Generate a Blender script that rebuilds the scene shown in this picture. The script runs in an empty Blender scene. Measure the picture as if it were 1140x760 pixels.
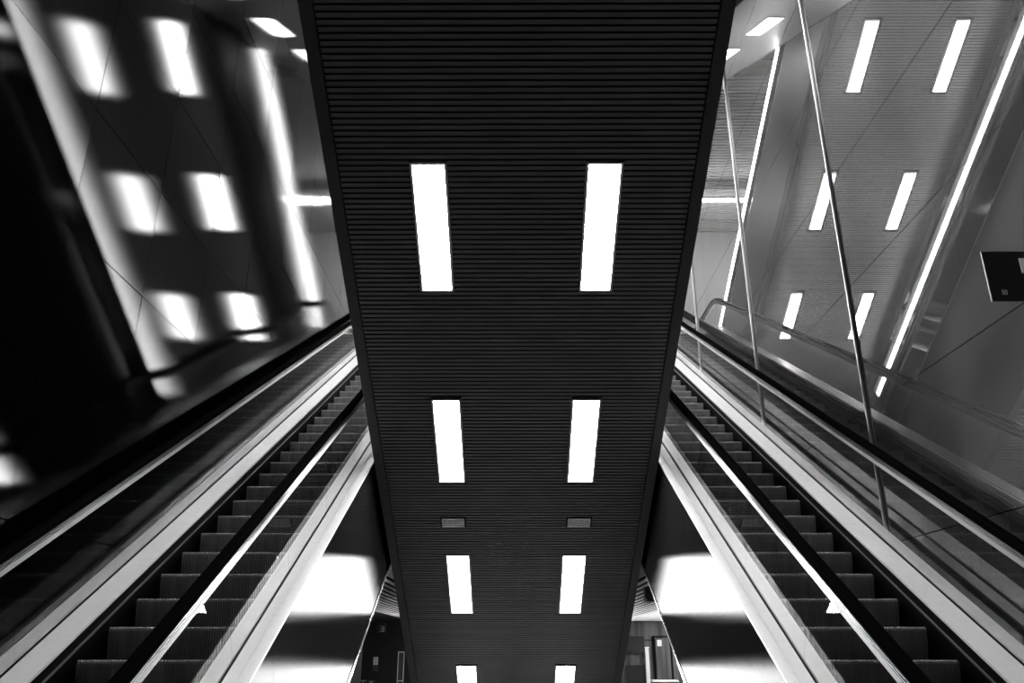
import bpy, math
from mathutils import Vector, Matrix

S = bpy.context.scene
COL = S.collection
R = math.radians

# ---------------------------------------------------------------- camera, world, exposure
EYE = 1.6
cd = bpy.data.cameras.new('camera'); cam = bpy.data.objects.new('camera', cd); COL.objects.link(cam)
cd.sensor_width = 36.0; cd.lens = 895.0 / 1140.0 * 36.0; cd.clip_end = 300
cam.location = (-0.022, 0, EYE)
cam.rotation_euler = (R(90 + 20.91), 0, R(0.17))
S.camera = cam
w = bpy.data.worlds.new('world'); S.world = w; w.use_nodes = True
w.node_tree.nodes['Background'].inputs[0].default_value = (1, 1, 1, 1)
w.node_tree.nodes['Background'].inputs[1].default_value = 0.004
S.view_settings.view_transform = 'Standard'
S.view_settings.look = 'None'
S.view_settings.gamma = 1.0
S.view_settings.use_curve_mapping = False
S.view_settings.exposure = 1.7
PANEL = 42.0        # strength of the luminous panels
STRIP = 65.0

# ---------------------------------------------------------------- materials
def mat(name, col, rough=0.5, metal=0.0, **kw):
    m = bpy.data.materials.new(name); m.use_nodes = True
    b = m.node_tree.nodes['Principled BSDF']
    b.inputs['Base Color'].default_value = (col, col, col, 1)
    b.inputs['Roughness'].default_value = rough
    b.inputs['Metallic'].default_value = metal
    for k, v in kw.items():
        b.inputs[k.replace('_', ' ')].default_value = v
    return m

def noise_to(m, inp, lo, hi, scale, stretch=(1, 1, 1), detail=3.0):
    nt = m.node_tree; b = nt.nodes['Principled BSDF']
    tc = nt.nodes.new('ShaderNodeTexCoord'); mp = nt.nodes.new('ShaderNodeMapping')
    mp.inputs['Scale'].default_value = stretch
    n = nt.nodes.new('ShaderNodeTexNoise'); n.inputs['Scale'].default_value = scale
    n.inputs['Detail'].default_value = detail
    mr = nt.nodes.new('ShaderNodeMapRange')
    mr.inputs['From Min'].default_value = 0.3; mr.inputs['From Max'].default_value = 0.7
    mr.inputs['To Min'].default_value = lo; mr.inputs['To Max'].default_value = hi
    nt.links.new(tc.outputs['Object'], mp.inputs[0]); nt.links.new(mp.outputs[0], n.inputs[0])
    nt.links.new(n.outputs[0], mr.inputs[0]); nt.links.new(mr.outputs[0], b.inputs[inp])
    return m

def aniso(m, amount):
    nt = m.node_tree; b = nt.nodes['Principled BSDF']
    t = nt.nodes.new('ShaderNodeTangent'); t.direction_type = 'UV_MAP'; t.uv_map = 'UVMap'
    b.inputs['Anisotropic'].default_value = amount
    nt.links.new(t.outputs[0], b.inputs['Tangent'])

def emit(name, strength):
    m = bpy.data.materials.new(name); m.use_nodes = True
    nt = m.node_tree; nt.nodes.clear()
    e = nt.nodes.new('ShaderNodeEmission'); e.inputs[1].default_value = strength
    o = nt.nodes.new('ShaderNodeOutputMaterial'); nt.links.new(e.outputs[0], o.inputs[0])
    return m

M = {}
M['panel'] = emit('light_diffuser', PANEL)
M['strip'] = emit('strip_diffuser', STRIP)
M['halllight'] = emit('hall_diffuser', 55.0)
M['fill_downlight'] = emit('fill_downlight_diffuser', 85.0)
M['strip2'] = emit('balustrade_diffuser', 32.0)
M['band'] = mat('rail_side_band', 0.12, 0.45, 0.2)
M['slat'] = noise_to(mat('soffit_slat', 0.095, 0.42, Specular_IOR_Level=0.3), 'Base Color', 0.088, 0.104, 3.0)
M['frame'] = mat('soffit_frame', 0.045, 0.5, Specular_IOR_Level=0.3)
M['black'] = mat('black_backing', 0.003, 0.7, Specular_IOR_Level=0.05)
M['deck'] = noise_to(mat('deck_aluminium', 0.27, 0.42, 0.15), 'Roughness', 0.36, 0.5, 20.0, (1, 1, .2))
M['trim'] = mat('polished_trim', 0.3, 0.25, 1.0)
ANL, ANC = -0.22, -0.55
M['clad2'] = mat('dark_cladding', 0.05, 0.6)
M['under'] = mat('underside_panel', 0.2, 0.45, 0.3)
M['rubber'] = mat('handrail_rubber', 0.0012, 0.6, Specular_IOR_Level=0.0)
M['guide'] = mat('rail_guide', 0.2, 0.28, 1.0)
M['skirt'] = mat('skirt_black', 0.001, 0.5, Specular_IOR_Level=0.02)
M['brush'] = mat('skirt_brush', 0.014, 0.5)
M['step'] = noise_to(mat('step_metal', 0.12, 0.45, 0.3), 'Base Color', 0.05, 0.11, 14.0, (1, .02, .02))
M['lip_highlight'] = mat('step_lip_highlight', 0.13, 0.4, 0.4)  # lighter metal, an edge highlight painted onto the step lips
M['floor'] = noise_to(mat('floor_stone', 0.03, 0.6), 'Base Color', 0.02, 0.035, 4.0)
M['floor2'] = noise_to(mat('floor_pale_bounce', 0.5, 0.5), 'Base Color', 0.45, 0.55, 4.0)  # unseen pale floor, added to bounce light up onto the slatted ceiling
M['mull'] = mat('mullion_metal', 0.27, 0.42, 1.0)
M['white'] = mat('white_ceiling', 0.8, 0.6)
M['grey'] = mat('grey_wall', 0.65, 0.6)
M['dark'] = mat('dark_wall', 0.008, 0.35, Specular_IOR_Level=0.2)
M['joint'] = mat('joint_black', 0.006, 0.6, Specular_IOR_Level=0.05)
M['signblack'] = mat('sign_black', 0.004, 0.4)
M['signwhite'] = mat('sign_white', 0.75, 0.5)
M['lightgrey'] = mat('light_grey_metal', 0.5, 0.35, 0.5)
M['shop'] = noise_to(mat('shop_metal', 0.1, 0.4, 0.3), 'Base Color', 0.01, 0.09, 6.0, (1, 1, .05))

# left wall: black polished panels
def sheen(name, base, refl, rough, an, ior=None):
    m = bpy.data.materials.new(name); m.use_nodes = True
    nt = m.node_tree; nt.nodes.clear()
    o = nt.nodes.new('ShaderNodeOutputMaterial')
    d = nt.nodes.new('ShaderNodeBsdfDiffuse'); d.inputs[0].default_value = (base, base, base, 1)
    g = nt.nodes.new('ShaderNodeBsdfAnisotropic'); g.distribution = 'BECKMANN'
    g.inputs['Color'].default_value = (refl, refl, refl, 1); g.inputs['Roughness'].default_value = rough
    g.inputs['Anisotropy'].default_value = an
    t = nt.nodes.new('ShaderNodeTangent'); t.direction_type = 'UV_MAP'; t.uv_map = 'UVMap'
    nt.links.new(t.outputs[0], g.inputs['Tangent'])
    mx = nt.nodes.new('ShaderNodeMixShader')
    if ior:
        f = nt.nodes.new('ShaderNodeFresnel'); f.inputs[0].default_value = ior; nt.links.new(f.outputs[0], mx.inputs[0])
    else: mx.inputs[0].default_value = .9
    nt.links.new(d.outputs[0], mx.inputs[1]); nt.links.new(g.outputs[0], mx.inputs[2]); nt.links.new(mx.outputs[0], o.inputs[0])
    return m
M['wallL'] = sheen('wall_black_gloss', 0.0003, 0.42, 0.105, ANL, 1.2)
M['clad'] = sheen('brushed_cladding', 0.035, 0.07, 0.24, ANC)
# right wall: clear mirror reflection over a hazy, slightly dusty metal
def right_wall():
    m = bpy.data.materials.new('wall_mirror_panel'); m.use_nodes = True
    nt = m.node_tree; nt.nodes.clear()
    o = nt.nodes.new('ShaderNodeOutputMaterial')
    g1 = nt.nodes.new('ShaderNodeBsdfGlossy'); g1.inputs['Color'].default_value = (.20, .20, .20, 1); g1.inputs['Roughness'].default_value = 0.012
    g2 = nt.nodes.new('ShaderNodeBsdfGlossy'); g2.inputs['Color'].default_value = (.12, .12, .12, 1); g2.inputs['Roughness'].default_value = 0.38
    d = nt.nodes.new('ShaderNodeBsdfDiffuse'); d.inputs['Color'].default_value = (.04, .04, .04, 1)
    m1 = nt.nodes.new('ShaderNodeMixShader'); m2 = nt.nodes.new('ShaderNodeMixShader')
    m1.inputs[0].default_value = 0.5; nt.links.new(g2.outputs[0], m1.inputs[1]); nt.links.new(d.outputs[0], m1.inputs[2])
    tc = nt.nodes.new('ShaderNodeTexCoord'); mp = nt.nodes.new('ShaderNodeMapping'); mp.inputs['Scale'].default_value = (1, 1, .25)
    n = nt.nodes.new('ShaderNodeTexNoise'); n.inputs['Scale'].default_value = 1.4; n.inputs['Detail'].default_value = 5
    mr = nt.nodes.new('ShaderNodeMapRange'); mr.inputs['From Min'].default_value = .3; mr.inputs['From Max'].default_value = .7
    mr.inputs['To Min'].default_value = .14; mr.inputs['To Max'].default_value = .30
    nt.links.new(tc.outputs['Object'], mp.inputs[0]); nt.links.new(mp.outputs[0], n.inputs[0]); nt.links.new(n.outputs[0], mr.inputs[0])
    nt.links.new(mr.outputs[0], m2.inputs[0])
    nt.links.new(g1.outputs[0], m2.inputs[1]); nt.links.new(m1.outputs[0], m2.inputs[2]); nt.links.new(m2.outputs[0], o.inputs[0])
    return m
M['wallR'] = right_wall()
# thin balustrade glass: clear pane with a surface reflection
def glass():
    m = bpy.data.materials.new('balustrade_glass'); m.use_nodes = True
    nt = m.node_tree; nt.nodes.clear()
    o = nt.nodes.new('ShaderNodeOutputMaterial')
    t = nt.nodes.new('ShaderNodeBsdfTransparent'); t.inputs[0].default_value = (.97, .97, .97, 1)
    g = nt.nodes.new('ShaderNodeBsdfGlossy'); g.inputs['Roughness'].default_value = 0.0
    f = nt.nodes.new('ShaderNodeFresnel'); f.inputs[0].default_value = 1.45
    mx = nt.nodes.new('ShaderNodeMixShader')
    ge = nt.nodes.new('ShaderNodeNewGeometry'); su = nt.nodes.new('ShaderNodeMath'); su.operation = 'SUBTRACT'; su.inputs[0].default_value = 1
    mu = nt.nodes.new('ShaderNodeMath'); mu.operation = 'MULTIPLY'      # one clean reflection per pane, on its front face
    nt.links.new(ge.outputs['Backfacing'], su.inputs[1]); nt.links.new(su.outputs[0], mu.inputs[0]); nt.links.new(f.outputs[0], mu.inputs[1])
    nt.links.new(mu.outputs[0], mx.inputs[0]); nt.links.new(t.outputs[0], mx.inputs[1]); nt.links.new(g.outputs[0], mx.inputs[2])
    nt.links.new(mx.outputs[0], o.inputs[0])
    return m
M['glass'] = glass()

# ---------------------------------------------------------------- mesh helpers
class MB:
    def __init__(s): s.v = []; s.f = []; s.mi = []; s.mats = []
    def _m(s, m):
        if m not in s.mats: s.mats.append(m)
        return s.mats.index(m)
    def poly(s, vs, fs, m):
        o = len(s.v); i = s._m(m)
        s.v += [tuple(p) for p in vs]
        for f in fs: s.f.append(tuple(o + k for k in f)); s.mi.append(i)
    def box(s, x0, x1, y0, y1, z0, z1, m, fr=None):
        vs = [(x, y, z) for x in (x0, x1) for y in (y0, y1) for z in (z0, z1)]
        if fr: vs = [fr(*p) for p in vs]
        s.poly(vs, [(0, 1, 3, 2), (4, 6, 7, 5), (0, 4, 5, 1), (2, 3, 7, 6), (0, 2, 6, 4), (1, 5, 7, 3)], m)
    def prism(s, pts, x0, x1, m):            # pts in (y, z), extruded along x
        n = len(pts)
        vs = [(x0, y, z) for y, z in pts] + [(x1, y, z) for y, z in pts]
        fs = [tuple(range(n)), tuple(range(2 * n - 1, n - 1, -1))] + [(i, i + n, (i + 1) % n + n, (i + 1) % n) for i in range(n)]
        s.poly(vs, fs, m)
    def sweep(s, prof, path, m, closed=True):   # prof in (x, n); path in (y, z); mitred
        n = len(prof); k = len(path); vs = []
        for i, (y, z) in enumerate(path):
            a = Vector(path[max(i - 1, 0)]); b = Vector(path[i]); c = Vector(path[min(i + 1, k - 1)])
            d1 = (b - a).normalized() if i else (c - b).normalized()
            d2 = (c - b).normalized() if i < k - 1 else d1
            t = (d1 + d2).normalized(); sc = 1 / max(t.dot(d1), .3)
            nn = Vector((-t.y, t.x)) * sc
            for x, q in prof: vs.append((x, y + nn.x * q, z + nn.y * q))
        fs = []
        for i in range(k - 1):
            for j in range(n):
                j2 = (j + 1) % n
                fs.append((i * n + j, i * n + j2, (i + 1) * n + j2, (i + 1) * n + j))
        fs.append(tuple(range(n))); fs.append(tuple((k - 1) * n + j for j in range(n - 1, -1, -1)))
        s.poly(vs, fs, m)
    def mesh(s, name, uv=False):
        me = bpy.data.meshes.new(name); me.from_pydata(s.v, [], s.f); me.update()
        for mm in s.mats: me.materials.append(mm)
        for p, i in zip(me.polygons, s.mi): p.material_index = i
        import bmesh
        b = bmesh.new(); b.from_mesh(me); bmesh.ops.recalc_face_normals(b, faces=b.faces); b.to_mesh(me); b.free()
        if uv:
            l = me.uv_layers.new(name='UVMap')
            for p in me.polygons:
                for li in p.loop_indices:
                    c = me.vertices[me.loops[li].vertex_index].co
                    l.data[li].uv = (c.y, c.z) if abs(p.normal.x) > .5 else (c.y + c.x, c.z + c.x * .3)
        return me
    def build(s, name, parent=None, loc=None, uv=False, **tags):
        me = s.mesh(name, uv)
        o = bpy.data.objects.new(name, me); COL.objects.link(o)
        if parent is not None:
            o.parent = parent
            L = Vector(parent['_wl']) if '_wl' in parent else Vector((0, 0, 0))
            me.transform(Matrix.Translation(-L)); o['_wl'] = tuple(L)
        elif loc is not None:
            me.transform(Matrix.Translation(-Vector(loc))); o.location = loc; o['_wl'] = tuple(loc)
        for k, v in tags.items(): o[k] = v
        return o

def thing(name, loc, label, cat, group=None):
    o = bpy.data.objects.new(name, None); COL.objects.link(o); o.location = loc; o['_wl'] = tuple(loc)
    o.empty_display_size = .3
    o['label'] = label; o['category'] = cat
    if group: o['group'] = group
    return o
def smooth(o):
    for p in o.data.polygons: p.use_smooth = True

def clip_poly(pts, f):          # keep the side where f(p) >= 0
    out = []
    for i in range(len(pts)):
        a, b = pts[i], pts[(i + 1) % len(pts)]; fa, fb = f(a), f(b)
        if fa >= 0: out.append(a)
        if (fa >= 0) != (fb >= 0):
            t = fa / (fa - fb); out.append((a[0] + (b[0] - a[0]) * t, a[1] + (b[1] - a[1]) * t))
    return out

# ---------------------------------------------------------------- key dimensions
T30 = math.tan(R(30)); C30 = math.cos(R(30)); S30 = .5
H = 9.5                    # one storey
D = 3.64                   # side wall
UNDER = -1.656             # escalator underside, normal to the step line
DECK = 0.137
YB, YT = 3.52, 3.52 + H / T30          # foot and head of the step line of the side escalators
SA = R(29.4); TS = math.tan(SA)        # slope of the central unit
def soffit_z(y, up=0.0): return 9.06 + up - TS * y
UPC = 9.63                 # height between the two central units
SW = 1.70                  # half width of central unit

# ---------------------------------------------------------------- setting
def struct(mb, name, uv=False): return mb.build(name, kind='structure', uv=uv)

b = MB(); b.box(-9, 9, -7, 19, -.2, 0, M['floor']); b.box(-9, 9, 19, 31, -.2, 0, M['floor2']); struct(b, 'floor')

# left wall, black gloss panels in a grid of thin open joints
b = MB(); b.box(-3.66, -3.59, -6, 20.2, 0, 22, M['joint'])
b2 = MB()
g = .004
DL = 3.56
ys = [5.65 + 1.33 * k for k in range(-9, 12)]; zs = [3.585 + 1.144 * k for k in range(-4, 16)]
for i in range(len(ys) - 1):
    for j in range(len(zs) - 1):
        z0 = max(zs[j], 0.0)
        if zs[j + 1] <= 0: continue
        if ys[i] > 17: continue
        # every panel hangs a hair out of true, as sheet panels do
        q = .0016 * math.sin(3.7 * i + 1.3 * j); r = .0016 * math.cos(2.1 * i + 4.9 * j)
        y0, y1, z1 = ys[i] + g, ys[i + 1] - g, zs[j + 1] - g
        vs = []
        for x in (-DL - .03, -DL):
            for (yy, zz, off) in ((y0, z0 + g, q), (y1, z0 + g, r), (y1, z1, -q), (y0, z1, -r)):
                vs.append((x + off, yy, zz))
        b2.poly(vs, [(0, 1, 2, 3), (7, 6, 5, 4), (0, 4, 5, 1), (1, 5, 6, 2), (2, 6, 7, 3), (3, 7, 4, 0)], M['wallL'])
b2.box(-DL - .03, -DL, 17.7, 20.2, 2.5, 21.2, M['wallL'])
wl = struct(b, 'wall_left')
o = b2.build('glossy_panels', parent=wl, uv=True)

# right wall: mirror-like panels, long horizontal joints, open below the slatted ceiling behind
b = MB(); b.box(D + .03, D + .1, -6, 20.2, 2.56, 22, M['joint']); b.box(D + .03, D + .1, -6, 11.5, 0, 2.56, M['joint'])
wr = struct(b, 'wall_right')
b = MB(); g = .0045
mull = [8.04 - 3.43 * 4, 8.04 - 3.43 * 3, 8.04 - 3.43 * 2, 8.04, 11.45, 14.9, 18.3, 20.2]
for i in range(len(mull) - 1):
    for j in range(-2, 14):
        z0 = max(2.555 + 1.365 * j, 0); z1 = 2.555 + 1.365 * (j + 1)
        ya, yb = mull[i], mull[i + 1]
        if z1 < 2.6 and ya > 11.4: continue
        b.box(D, D + .03, ya + g, yb - g, z0 + g, z1 - g, M['wallR'])
b.build('mirror_panels', parent=wr)
for i, y in enumerate(mull[3:7]):
    b = MB()
    b.box(D - .028, D - .004, y - .010, y + .012, 0 if y < 11 else 2.56, 21.5, M['mull'])
    b.box(D - .024, D - .002, y + .012, y + .022, 0 if y < 11 else 2.56, 21.5, M['black'])
    struct(b, 'trim_%d' % (i + 1))

# storey slabs, landings and the closed top of the hall
b = MB(); b.box(-9, 9, 22.35, 31, H - .5, H, M['floor']); struct(b, 'floor_upper_landing')
b = MB(); b.box(-D, D, -6, .0, H - .5, H, M['floor']); struct(b, 'floor_upper_gallery')
b = MB(); b.box(-9, 9, -7, 31, 22, 22.3, M['dark']); struct(b, 'ceiling')
b = MB(); b.box(-9, 9, 31, 31.2, 0, 22, M['grey']); struct(b, 'wall_back')
b = MB(); b.box(-9, 9, -7.2, -7, 0, 22, M['dark']); struct(b, 'wall_front')
b = MB(); b.box(-9.2, -9, -7, 31, 0, 22, M['grey']); struct(b, 'wall_side_left')
b = MB(); b.box(9, 9.2, -7, 31, 0, 22, M['grey']); struct(b, 'wall_side_right')

# white slatted ceiling low under the upper landing, either side of the central unit
for sx, nm in ((-1, 'ceiling_slats_left'), (1, 'ceiling_slats_right')):
    b = MB(); x = 1.80
    b.box(*(sorted((sx * 1.78, sx * 3.62))), 11.45, 29.9, 2.515, 2.54, M['black'])
    while x < 3.52:
        b.box(*(sorted((sx * x, sx * (x + .07)))), 11.45, 29.9, 2.50, 2.508, M['white']); x += .155
    struct(b, nm)
b = MB(); b.box(3.62, 8.9, 11.6, 29.9, 2.5, 2.58, M['white']); struct(b, 'ceiling_hall_right')
b = MB(); b.box(-8.9, -3.62, 18, 29.9, 2.5, 2.58, M['dark']); struct(b, 'ceiling_hall_left')
b = MB(); b.box(-D - .1, -D, 17, 20.0, 0, 2.5, M['dark']); struct(b, 'wall_passage_left')

# landing ceiling of the next storey, white slats across
b = MB(); b.box(-9, 9, 20.5, 31, 18.6, 18.9, M['grey'])
for k in range(60): b.box(-8.5, 8.5, 20.8 + .17 * k, 20.9 + .17 * k, 18.5, 18.6, M['white'])
struct(b, 'ceiling_upper_landing')

# ---------------------------------------------------------------- luminous panels
def place_panel(o, y, x, up, sx=1):
    z = soffit_z(y, up); o.location = (x, y, z)
LW, LL = .142, .685          # half sizes of the lens
def make_panel(label, group, loc, ang):
    t = thing('light_panel', loc, label, 'ceiling light', group)
    t.rotation_euler = (ang, 0, 0)
    t['_wl'] = (0, 0, 0)
    b = MB()
    for (x0, x1, y0, y1) in ((-LW - .022, -LW, -LL - .02, LL + .02), (LW, LW + .022, -LL - .02, LL + .02), (-LW, LW, -LL - .02, -LL), (-LW, LW, LL, LL + .02)):
        b.box(x0, x1, y0, y1, -.012, .05, M['lightgrey'])
    b.box(-LW - .02, LW + .02, -LL - .015, LL + .015, .03, .05, M['black'])
    b.build('housing', parent=t)
    b = MB(); b.box(-LW, LW, -LL, LL, -.002, .02, M['panel']); b.build('diffuser', parent=t)
    return t
proto_panel = None
def panel(label, group, loc, ang):
    global proto_panel
    if proto_panel is None:
        proto_panel = make_panel(label, group, loc, ang); return proto_panel
    r = proto_panel.copy(); COL.objects.link(r); r.location = loc; r.rotation_euler = (ang, 0, 0)
    r['label'] = label; r['group'] = group
    for ch in proto_panel.children:
        c = ch.copy(); COL.objects.link(c); c.parent = r
    return r

row_names = ['nearest pair above the view', 'top pair', 'second pair from the top', 'third pair from the top', 'lowest pair at the bottom edge']
for k in range(-1, 4):
    zc = 7.577 + 1.851 * k
    # depth along the view axis -> place along the soffit
    c, s_ = math.cos(R(20.91)), math.sin(R(20.91))
    # zc = y c + (z-EYE) s ; z = soffit
    y = (zc - (9.06 - EYE) * s_) / (c - TS * s_)
    for sx, sd in ((-1, 'left'), (1, 'right')):
        panel('white light panel in the slatted soffit, %s of the %s' % (sd, row_names[k + 1]),
              'light panels in the central slatted soffit', (sx * .786, y, soffit_z(y) - .001), -SA)
for k in range(-3, 3):
    y = 12.1 + 2.66 * k
    for sx, sd in ((-1, 'left'), (1, 'right')):
        panel('upper soffit light panel mirrored in the walls, %s column, %s' % (sd, ['far above the view', 'well above the view', 'just above the view', 'reflected highest', 'reflected in the middle', 'reflected lowest'][k + 3]),
              'light panels in the upper central soffit', (sx * .8204, y, soffit_z(y, UPC) - .001), -SA).scale = (.80, .96, 1)

# ---------------------------------------------------------------- rail and step helpers
def fillet(path, r=.5, n=6):
    out = [path[0]]
    for i in range(1, len(path) - 1):
        a, p, c = Vector(path[i - 1]), Vector(path[i]), Vector(path[i + 1])
        u = (a - p).normalized(); v = (c - p).normalized()
        for k in range(n + 1):
            t = k / n
            q = (p + u * r) * (1 - t) ** 2 + p * 2 * t * (1 - t) + (p + v * r) * t * t
            out.append((q.x, q.y))
    out.append(path[-1]); return out
def offs(path, n):
    out = []
    for i, (y, z) in enumerate(path):
        a = Vector(path[max(i - 1, 0)]); b_ = Vector(path[i]); c = Vector(path[min(i + 1, len(path) - 1)])
        d1 = (b_ - a).normalized() if i else (c - b_).normalized()
        d2 = (c - b_).normalized() if i < len(path) - 1 else d1
        t = (d1 + d2).normalized(); sc = 1 / t.dot(d1)
        out.append((y - t.y * sc * n, z + t.x * sc * n))
    return out
def newel(path, r=.33, n=10):            # half loops at both ends of a rail line
    (y0, z0), (y1, z1) = path[0], path[-1]
    a = [(y0 - math.sin(math.pi * k / n) * r, z0 - r + math.cos(math.pi * k / n) * r) for k in range(n, 0, -1)]
    c = [(y1 + math.sin(math.pi * k / n) * r, z1 - r + math.cos(math.pi * k / n) * r) for k in range(1, n + 1)]
    return a + list(path) + c

def step_mesh():
    b = MB(); W = 1.035; nr = 52; p = W / nr
    xs = []
    for i in range(nr):
        xs += [(i * p, 0), (i * p + p * .55, 0), (i * p + p * .55, .009), ((i + 1) * p, .009)]
    # riser curve from lip down (y forward = towards the rider), then tread going back
    curve = [(0.40, -.012), (.012, -.004), (0, -.010), (-.002, -.030), (.004, -.10), (.02, -.17), (.045, -.255)]
    nrm = [(0, 1), (0, 1), (-.7, .7), (-1, 0), (-1, 0), (-1, 0), (-1, 0)]
    vs = []
    for (cy, cz), (ny, nz) in zip(curve, nrm):
        for x, q in xs: vs.append((x, cy - ny * q, cz - nz * q))
    n = len(xs); fs = []; 
    lipf = []
    for i in range(len(curve) - 1):
        for j in range(n - 1):
            q = (i * n + j, i * n + j + 1, (i + 1) * n + j + 1, (i + 1) * n + j)
            (lipf if i in (1, 2) else fs).append(q)
    b.poly(vs, fs, M['step'])
    o = len(b.v); b.poly(vs, lipf, M['lip_highlight'])
    b.box(0, W, .06, .38, -.24, -.03, M['black'])
    return b.mesh('step')
STEP = step_mesh()

def make_escalator(sx, up, label, steps=True, lights=True, group='escalators rising beside the walls'):
    P = [(2.2, up), (YB, up), (YT, up + H), (22.3, up + H)]
    t = thing('escalator', (sx * 2.63, YB, up), label, 'escalator', group)
    L = Vector(t.location)
    def X(a, b_): return tuple(sorted((sx * a, sx * b_)))
    def strip(mb, a, b_, n0, n1, m, path=P):
        x0, x1 = X(a, b_); mb.sweep([(x0, n0), (x1, n0), (x1, n1), (x0, n1)], path, m)
    # decks
    for nm, a, b_ in (('inner_deck', 1.747, 1.925), ('inner_deck', 1.957, 2.07), ('outer_deck', 3.19, 3.394), ('outer_deck', 3.44, 3.555)):
        b = MB()
        if a == 1.747:
            strip(b, a, 1.832, DECK - .02, DECK, M['deck']); strip(b, 1.832, 1.836, DECK - .02, DECK + .004, M['deck']); strip(b, 1.836, b_, DECK - .02, DECK, M['deck'])
        else: strip(b, a, b_, DECK - .02, DECK, M['deck'])
        b.build(nm, parent=t)
    b = MB(); strip(b, 1.925, 1.957, DECK - .05, DECK - .03, M['black']); strip(b, 3.394, 3.44, DECK - .05, DECK - .03, M['black']); b.build('glass_channel', parent=t)
    # skirts with brush line
    for a, b_, c_, d_ in ((2.05, 2.07, 2.07, 2.085), (3.19, 3.21, 3.175, 3.19)):
        b = MB(); strip(b, a, b_, -.30, DECK - .021, M['skirt'])
        strip(b, c_, d_, .035, .047, M['brush']); b.build('skirt', parent=t)
    # truss cladding, panel by panel, cut off at the floor
    d = Vector((C30, S30)); n = Vector((-S30, C30)); O = Vector((YB, up))
    def side(a, b_, nm, m):
        b = MB(); s = -1.0
        x0, x1 = X(a, b_)
        while s < 23.0:
            pts = []
            for (ss, nn) in ((s + .0025, UNDER), (s + 1.35 - .0025, UNDER), (s + 1.35 - .0025, DECK - .02), (s + .0025, DECK - .02)):
                q = O + d * ss + n * nn; pts.append((q.x, q.y))
            pts = clip_poly(pts, lambda p: p[1] - up - (0.003 if up == 0 else -1.6))
            if len(pts) > 2: pts = clip_poly(pts, lambda p: (up + H + DECK - .02) - p[1])
            if len(pts) > 2: pts = clip_poly(pts, lambda p: 22.3 - p[0])
            if len(pts) > 2: b.prism(pts, x0, x1, m)
            s += 1.35
        return b.build(nm, parent=t, uv=True)
    side(1.747, 1.775, 'side_cladding', M['clad'] if up == 0 else M['clad2']); side(3.53, 3.555, 'side_cladding', M['clad'] if up == 0 else M['clad2'])
    b = MB()
    for s0, s1 in ((3.0 if up == 0 else .3, 18.6),):
        x0, x1 = X(1.776, 3.529); b.box(x0, x1, s0, s1, UNDER, UNDER + .03, M['clad2'] if (sx < 0 and up > 0) else M['under'], fr=lambda x, s, q: (x, O.x + d.x * s + n.x * q, O.y + d.y * s + n.y * q))
    b.build('underside', parent=t)
    b = MB(); x0, x1 = X(1.738, 1.75)
    b.box(x0, x1, 3.2 if up == 0 else .3, 19, UNDER - .012, UNDER + .03, M['trim'], fr=lambda x, s, q: (x, O.x + d.x * s + n.x * q, O.y + d.y * s + n.y * q))
    b.build('edge_trim', parent=t)
    # glass, rails
    for gx, nm in ((1.941, 'inner'), (3.417, 'outer')):
        s = 0.0; Ln = (YT - YB) / C30
        x0, x1 = X(gx - .006, gx + .006)
        while s < Ln - .2:
            e = min(s + 1.4, Ln)
            b = MB(); b.box(x0, x1, s + .003, e - .003, DECK - .03, .80, M['glass'], fr=lambda x, s_, q: (x, O.x + d.x * s_ + n.x * q, O.y + d.y * s_ + n.y * q))
            b.build('glass_panel', parent=t); s = e
        b = MB(); b.prism([(YT, up + H + .13), (22.1, up + H + .13), (22.1, up + H + .80), (YT - .4, up + H + .65)], x0, x1, M['glass']); b.build('glass_panel', parent=t)
        rp = newel(fillet(offs(P, .905), .6), .36)
        xr = X(gx - .042, gx + .042); c = (xr[0] + xr[1]) / 2
        b = MB(); b.sweep([(c - .042, -.012), (c - .030, -.026), (c + .030, -.026), (c + .042, -.012), (c + .040, .014), (c + .026, .028), (c - .026, .028), (c - .040, .014)], rp, M['rubber'])
        h = b.build('handrail', parent=t); h['label'] = 'black rubber handrail'
        gp = newel(fillet(offs(P, .84), .6), .30)
        b = MB()
        for q0, q1, hw, mm in ((-.050, -.012, .022, M['band']), (-.012, -.002, .014, M['black']), (-.002, .006, .026, M['guide']), (.006, .018, .014, M['black']), (.018, .024, .028, M['guide']), (.024, .040, .016, M['black'])):
            b.sweep([(c - hw, q0), (c + hw, q0), (c + hw, q1), (c - hw, q1)], gp, mm)
        b.build('rail_guide', parent=t)
    if steps:
        x0 = min(sx * 2.11, sx * 3.145)
        for k in range(-6, 35):
            y = 6.17 + .4 * k
            o = bpy.data.objects.new('step', STEP); COL.objects.link(o); o.parent = t
            o.location = (x0 - L.x, y - L.y, (y - YB) * T30 + up - L.z)
        b = MB(); x0, x1 = X(2.10, 3.16); b.box(x0, x1, 1.9, YB + .2, up - .04, up + .012, M['lightgrey']); b.build('landing_plate', parent=t)
        b = MB(); b.box(x0, x1, YT + .1, 22.3, up + H - .04, up + H + .005, M['lightgrey'])
        b.build('landing_plate', parent=t)
    return t
make_escalator(-1, 0, 'escalator rising along the black wall on the left, steps seen from below')
make_escalator(1, 0, 'escalator rising along the mirrored wall on the right, steps seen from below')
make_escalator(-1, H, 'upper storey escalator high on the left, seen only in reflections', group='upper storey escalators')
make_escalator(1, H, 'upper storey escalator high on the right, seen only in reflections', group='upper storey escalators')
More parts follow.
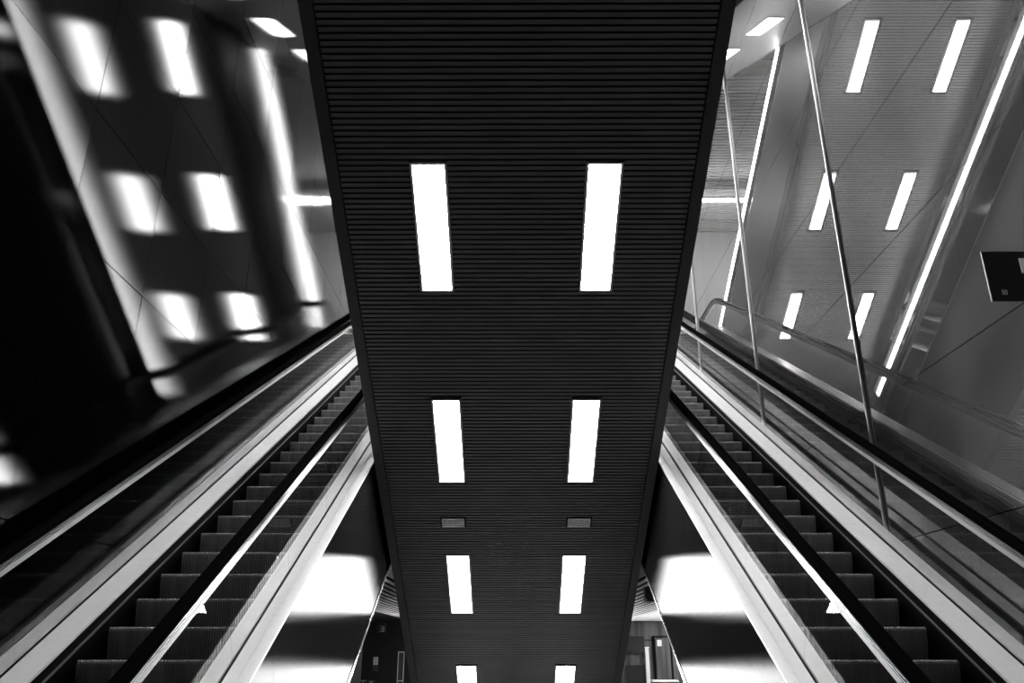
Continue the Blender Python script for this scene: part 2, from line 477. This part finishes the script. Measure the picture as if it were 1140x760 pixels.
# underside lamps of the upper side escalators
for sx, sd in ((-1, 'left'), (1, 'right')):
    for k in range(-2, 3):
        zc = 15.0 + 2.75 * k
        c, s_ = math.cos(R(20.91)), math.sin(R(20.91))
        z_of = lambda y: (y - YB) * T30 + H + UNDER / C30
        y = (zc - (z_of(0) - EYE) * s_) / (c + T30 * s_)
        panel('light panel under the upper %s escalator, lamp %s' % (sd, ['nearest the entrance', 'second from the entrance', 'in the middle of the row', 'second from the far end', 'at the far end']  [k + 2]),
              'lamps under the upper side escalators', (sx * 2.64, y, z_of(y) - .004), R(30))

# ---------------------------------------------------------------- central crossing escalators (slatted soffit)
def make_central(up, label, ylo, yhi, group=None):
    t = thing('crossing_escalator', (0, ylo, soffit_z(ylo, up)), label, 'escalator', group)
    ca, sa = math.cos(SA), math.sin(SA)
    O = Vector((0, soffit_z(0, up)))
    def fr(x, s, q): return (x, s * ca + q * sa, O.y - s * sa + q * ca)
    s0, s1 = ylo / ca, yhi / ca
    lamps = [c.location.y / ca for c in bpy.data.objects if c.name.startswith('light_panel') and abs(c.location.x) < .9 and abs(c.location.z - soffit_z(c.location.y, up)) < .1]
    b = MB(); p = .0553; s = s0 + .02; hw = SW - .118
    LX = .786 if up == 0 else .8204; SKx0, SKx1 = LX - LW - .03, LX + LW + .03
    while s < s1:
        hit = any(abs(s + .018 - l) < LL + .045 for l in lamps)
        segs = [(-hw, hw)] if not hit else [(-hw, -SKx1), (-SKx0, SKx0), (SKx1, hw)]
        for a, c in segs: b.box(a, c, s, s + .037, -.003, .012, M['slat'], fr)
        s += p
    b.build('slats', parent=t)
    b = MB(); b.box(-SW + .01, SW - .01, s0, s1, .06, .08, M['black'], fr); b.build('backing', parent=t)
    for sx in (-1, 1):
        x0, x1 = sorted((sx * hw * 1.006, sx * SW))
        b = MB(); b.box(x0, x1, s0, s1, -.02, .02, M['frame'], fr); b.box(*sorted((sx * (SW - .03), sx * SW)), s0, s1, .02, 1.78, M['frame'], fr)
        b.build('edge_fascia', parent=t)
        b = MB(); b.box(*sorted((sx * (SW - .3), sx * (SW - .0))), s0, s1, 1.78, 1.80, M['deck'], fr); b.build('deck', parent=t)
        b = MB(); b.box(*sorted((sx * (SW - .156), sx * (SW - .144))), s0, s1, 1.80, 2.45, M['glass'], fr); b.build('glass_balustrade', parent=t)
        b = MB(); b.box(*sorted((sx * (SW - .19), sx * (SW - .11))), s0, s1, 2.50, 2.56, M['rubber'], fr)
        b.box(*sorted((sx * (SW - .17), sx * (SW - .13))), s0, s1, 2.45, 2.50, M['guide'], fr); b.build('handrail', parent=t)
    b = MB(); b.box(-SW + .3, SW - .3, s0, s1, 1.60, 1.64, M['step'], fr); b.build('stair_band', parent=t)
    return t, fr, ca
tl, frl, ca = make_central(0, 'central crossing escalator with a dark slatted soffit, running down away from the viewer', 1.0, 16.0)
tu, fru, _ = make_central(UPC, 'upper crossing escalator with slatted soffit, seen only mirrored in the walls', 1.0, 20.3)

# bright lines on the upper crossing escalator
for sx, sd in ((-1, 'left'), (1, 'right')):
    b = MB()
    b.box(*sorted((sx * 1.712, sx * 1.722)), 8.5 / ca, 19.3 / ca, -.49, -.31, M['black'], fru)
    b.box(*sorted((sx * 1.69, sx * 1.712)), 8.5 / ca, 19.3 / ca, -.49, -.475, M['black'], fru)
    b.box(*sorted((sx * 1.60, sx * 1.712)), 8.5 / ca, 19.3 / ca, -.31, -.30, M['black'], fru)  # shelf widened inward, added to keep the strip's light off the soffit
    h = thing('strip_light', (sx * 1.71, 8.5, soffit_z(8.5, UPC)), 'long strip light under the %s edge of the upper crossing escalator, mirrored as a diagonal' % sd, 'strip light', 'strip lights of the upper crossing escalator')
    b.build('housing', parent=h)
    b = MB(); s = 8.5 / ca
    while s < 19.3 / ca - .1:
        b.box(*sorted((sx * 1.702, sx * 1.711)), s + .006, min(s + 1.5, 19.3 / ca) - .006, -.46, -.315, M['strip'], fru); s += 1.5
    b.build('diffuser', parent=h)
    b = MB()
    for q in (9.6, 12.6, 15.6, 18.6, 21.6):
        b.box(*sorted((sx * 1.66, sx * 1.68)), q, q + .03, -.30, -.02, M['black'], fru)
    b.build('hanger', parent=h)
    b = MB(); 
    h = thing('balustrade_light', (sx * 1.70, 8.5, soffit_z(8.5, UPC) + 2.4), 'glowing line along the %s balustrade of the upper crossing escalator' % sd, 'strip light', 'balustrade lights of the upper crossing escalator')
    b.box(*sorted((sx * 1.705, sx * 1.716)), 8.5 / ca, 20.2 / ca, 2.12, 2.27, M['strip2'], fru); b.build('diffuser', parent=h)
    b = MB(); b.box(*sorted((sx * 1.60, sx * 1.705)), 8.5 / ca, 20.2 / ca, 2.11, 2.28, M['black'], fru); b.build('housing', parent=h)

# recessed grille lamps between the second and third light pairs
for sx, sd in ((-1, 'left'), (1, 'right')):
    hw_ = 243.5 - .167 * 580; zc = 895 * 1.70 / hw_
    c, s_ = math.cos(R(20.91)), math.sin(R(20.91))
    y = (zc - (9.06 - EYE) * s_) / (c - TS * s_)
    loc = (sx * .81, y, soffit_z(y))
    t = thing('recessed_spotlight', loc, 'small recessed grille lamp in the slatted soffit, %s of the two' % sd, 'spotlight', 'recessed grille lamps')
    t.rotation_euler = (-SA, 0, 0); t['_wl'] = (0, 0, 0)
    b = MB(); b.box(-.165, .165, -.10, .10, -.010, .02, M['black']); b.build('housing', parent=t)
    b = MB()
    for i in range(4):
        b.box(-.145, .145, -.085 + .045 * i, -.052 + .045 * i, -.022, -.011, M['signwhite'] if i == 3 else M['lightgrey'])
    for i in range(5): b.box(-.145 + .07 * i, -.137 + .07 * i, -.085, .085, -.026, -.022, M['lightgrey'])
    b.build('grille', parent=t)

# ---------------------------------------------------------------- far landing linear light
b = MB(); b.box(-2.9, 2.9, 27.0, 27.16, 17.75, 17.82, M['halllight'])
hl = thing('linear_light', (0, 27, 17.8), 'horizontal linear light across the upper landing, mirrored as a short bright bar', 'ceiling light')
b.build('diffuser', parent=hl)
b = MB(); b.box(-2.92, 2.92, 26.98, 27.18, 17.82, 17.88, M['black'])
for x in (-1.8, 1.8): b.box(x - .01, x + .01, 27.07, 27.09, 17.88, 18.5, M['black'])
b.build('housing', parent=hl)
for x in (-5.5, 5.5):  # unseen fill lamps, added to brighten the upper landing and far steps
    for y in (23.5, 28.8):
        hl = thing('fill_light', (x, y, 18.48), 'added unseen fill light over the upper landing, %s %s' % ({-5.5: 'left', 0: 'middle', 5.5: 'right'}[x], 'front' if y < 25 else 'back'), 'ceiling light', 'added fill lights over the upper landing')
        b = MB(); b.box(x - .6, x + .6, y - .3, y + .3, 18.45, 18.47, M['halllight']); b.build('diffuser', parent=hl)
        b = MB(); b.box(x - .63, x + .63, y - .33, y + .33, 18.47, 18.5, M['lightgrey']); b.build('housing', parent=hl)
# unseen lamps added to brighten the low slatted ceiling
for x, y in ((-2.7, 24), (2.7, 24), (5.6, 20), (5.6, 26)):
    hl = thing('fill_downlight', (x, y, 2.49), 'added unseen fill lamp in the low ceiling behind, at the %s' % {(-2.7, 24): 'left slats', (2.7, 24): 'right slats', (5.6, 20): 'right hall, nearer', (5.6, 26): 'right hall, farther'}[(x, y)], 'ceiling light', 'added ground floor fill lamps')
    b = MB(); b.box(x - .12, x + .12, y - .5, y + .5, 2.465, 2.475, M['fill_downlight']); b.build('diffuser', parent=hl)
    b = MB(); b.box(x - .14, x + .14, y - .52, y + .52, 2.475, 2.50, M['lightgrey']); b.build('housing', parent=hl)

# ---------------------------------------------------------------- sign on the right
X0, X1, SY, Z0, Z1 = 3.005, 3.61, 4.67, 3.655, 4.005
t = thing('projecting_sign', (3.6, SY, 4.0), 'black projecting sign with a small white pictogram at the right edge', 'sign')
b = MB(); b.box(X0, X1, SY, SY + .014, Z0, Z1, M['signblack']); b.build('sign_board', parent=t)
b = MB(); b.box(X1, D, SY + .002, SY + .012, Z0 + .1, Z1 - .1, M['signblack']); b.build('bracket', parent=t)
b = MB()
def ring(mb, cx, cz, w_, h_, th, m):
    mb.box(cx - w_, cx + w_, SY - .003, SY, cz + h_ - th, cz + h_, m); mb.box(cx - w_, cx + w_, SY - .003, SY, cz - h_, cz - h_ + th, m)
    mb.box(cx - w_, cx - w_ + th, SY - .003, SY, cz - h_ + th, cz + h_ - th, m); mb.box(cx + w_ - th, cx + w_, SY - .003, SY, cz - h_ + th, cz + h_ - th, m)
b.box(3.235, 3.42, SY - .003, SY, 3.85, 3.955, M['signwhite']); b.build('pictogram', parent=t)
b = MB(); ring(b, 3.262, 3.79, .012, .018, .005, M['signwhite']); b.build('lettering', parent=t)
b = MB(); ring(b, 3.095, 3.715, .016, .016, .004, M['lightgrey']); b.box(3.088, 3.102, SY - .003, SY, 3.709, 3.721, M['lightgrey']); b.build('emblem', parent=t)

# ---------------------------------------------------------------- things on the ground floor behind
t = thing('hanging_speaker', (2.03, 12.8, 2.3), 'small dark box hanging from the white slats on the right', 'speaker')
b = MB(); b.box(1.96, 2.11, 12.75, 12.9, 2.27, 2.48, M['signblack']); b.build('box', parent=t)
b = MB(); b.box(1.96, 2.11, 12.74, 12.75, 2.25, 2.27, M['lightgrey']); b.box(1.96, 1.975, 12.74, 12.75, 2.27, 2.31, M['lightgrey']); b.build('bracket', parent=t)

b = MB(); b.box(-8.9, -1.0, 29.6, 29.8, 0, 2.5, M['dark']); struct(b, 'wall_shopfront_left')
b = MB(); b.box(1.0, 8.9, 29.6, 29.8, 0, 2.5, M['shop']); b.box(1.0, 8.9, 29.5, 29.6, 1.85, 1.9, M['dark']); struct(b, 'wall_shopfront_right')
def far(px, y=29.5):    # metres sideways on the plane y for a picture column, at eye level
    return (px - 573) / 895 * (y * .934)
def farz(py, y=29.5):
    return EYE + y * math.tan(R(20.91) - math.atan((py - 380) / 895))
def fbox(mb, px0, px1, py0, py1, m, y=29.5, th=.06):
    mb.box(far(px0, y), far(px1, y), y - th, y, farz(py1, y), farz(py0, y), m)
t = thing('shop_door', (far(737), 29.4, 0), 'tall grey metal door with a small notice in the shopfront on the right', 'door')
b = MB(); fbox(b, 729, 745, 710, 790, M['shop']); b.build('leaf', parent=t)
b = MB(); fbox(b, 731, 736, 712, 719, M['signwhite'], th=.07); b.build('notice', parent=t)
b = MB(); fbox(b, 726, 728, 709, 790, M['black'], th=.09); fbox(b, 745, 747, 709, 790, M['black'], th=.09); fbox(b, 726, 747, 707.6, 709, M['black'], th=.09); b.build('door_frame', parent=t)
t = thing('display_column', (far(719), 29.3, 0), 'pale vertical column in front of the shopfront on the right', 'column')
b = MB(); fbox(b, 717, 721, 721, 790, M['lightgrey'], 29.3, .12); b.build('shaft', parent=t)
b = MB(); fbox(b, 716.5, 721.5, 720, 721, M['signwhite'], 29.3, .13); b.build('cap', parent=t)
t = thing('dark_shutter', (far(708), 29.3, 0), 'dark rolled shutter box beside the pale column', 'shutter')
b = MB(); fbox(b, 695, 716, 708, 726, M['dark'], 29.35, .2); b.build('shutter_box', parent=t)
b = MB(); fbox(b, 695, 716, 740, 790, M['dark'], 29.4, .06); b.build('panel', parent=t)
t = thing('number_sign', (far(424), 29.4, farz(698)), 'faint number sign on the black shopfront on the left', 'sign')
b = MB(); fbox(b, 418, 428, 692, 704, M['signblack'], 29.5, .05); b.build('board', parent=t)
b = MB()
for a in ((422, 426, 697, 697.8), (422, 426, 699.5, 700.2), (421.5, 426, 702, 702.8), (425.2, 426, 697, 702.8)): fbox(b, *a, M['lightgrey'], 29.44, .01)
b.build('numeral', parent=t)
t = thing('wall_notice', (far(418), 29.4, farz(735)), 'small pale notice above a dim panel on the black shopfront', 'notice')
b = MB(); fbox(b, 416, 418, 731, 740, M['lightgrey'], 29.5, .04); fbox(b, 418.6, 421, 731, 740, M['lightgrey'], 29.5, .04); b.build('sheet', parent=t)
b = MB(); fbox(b, 415.6, 421, 741, 747, M['brush'], 29.5, .04); b.build('panel', parent=t)
t = thing('poster_frame', (far(447), 29.4, farz(742)), 'tall thin framed poster case at the central soffit edge on the left', 'poster case')
b = MB()
for a in ((443, 450, 725, 726.2), (443, 450, 757, 758.2), (443, 443.8, 726, 769.5), (449.4, 450, 726, 769.5)): fbox(b, *a, M['lightgrey'], 29.5, .05)
b.build('frame', parent=t)
b = MB(); fbox(b, 443.8, 449.4, 726.2, 757, M['brush'], 29.5, .02); b.build('poster', parent=t)
t = thing('railing', (far(405), 29.0, 0), 'low metal railing at the foot of the black shopfront', 'railing')
b = MB()
for i in range(3): fbox(b, 394 + 9 * i, 401 + 9 * i, 756 + .8 * i, 757 + .8 * i, M['trim'], 28.6, .04)
b.build('rail', parent=t)
b = MB()
for i in range(3):
    x = far(397 + 9 * i, 28.6); b.box(x - .02, x + .02, 28.56, 28.6, 0, farz(757 + .8 * i, 28.6), M['trim'])
b.build('post', parent=t)
t = thing('dark_counter', (far(735, 27), 27, 0), 'dark counter with a bright edge at the foot of the right shopfront', 'counter')
b = MB(); fbox(b, 722, 748, 758, 795, M['signblack'], 27, .5); b.build('body', parent=t)
b = MB(); fbox(b, 721, 749, 756.3, 758, M['lightgrey'], 27, .55); b.build('top', parent=t)

for o in bpy.data.objects:
    if '_wl' in o: del o['_wl']
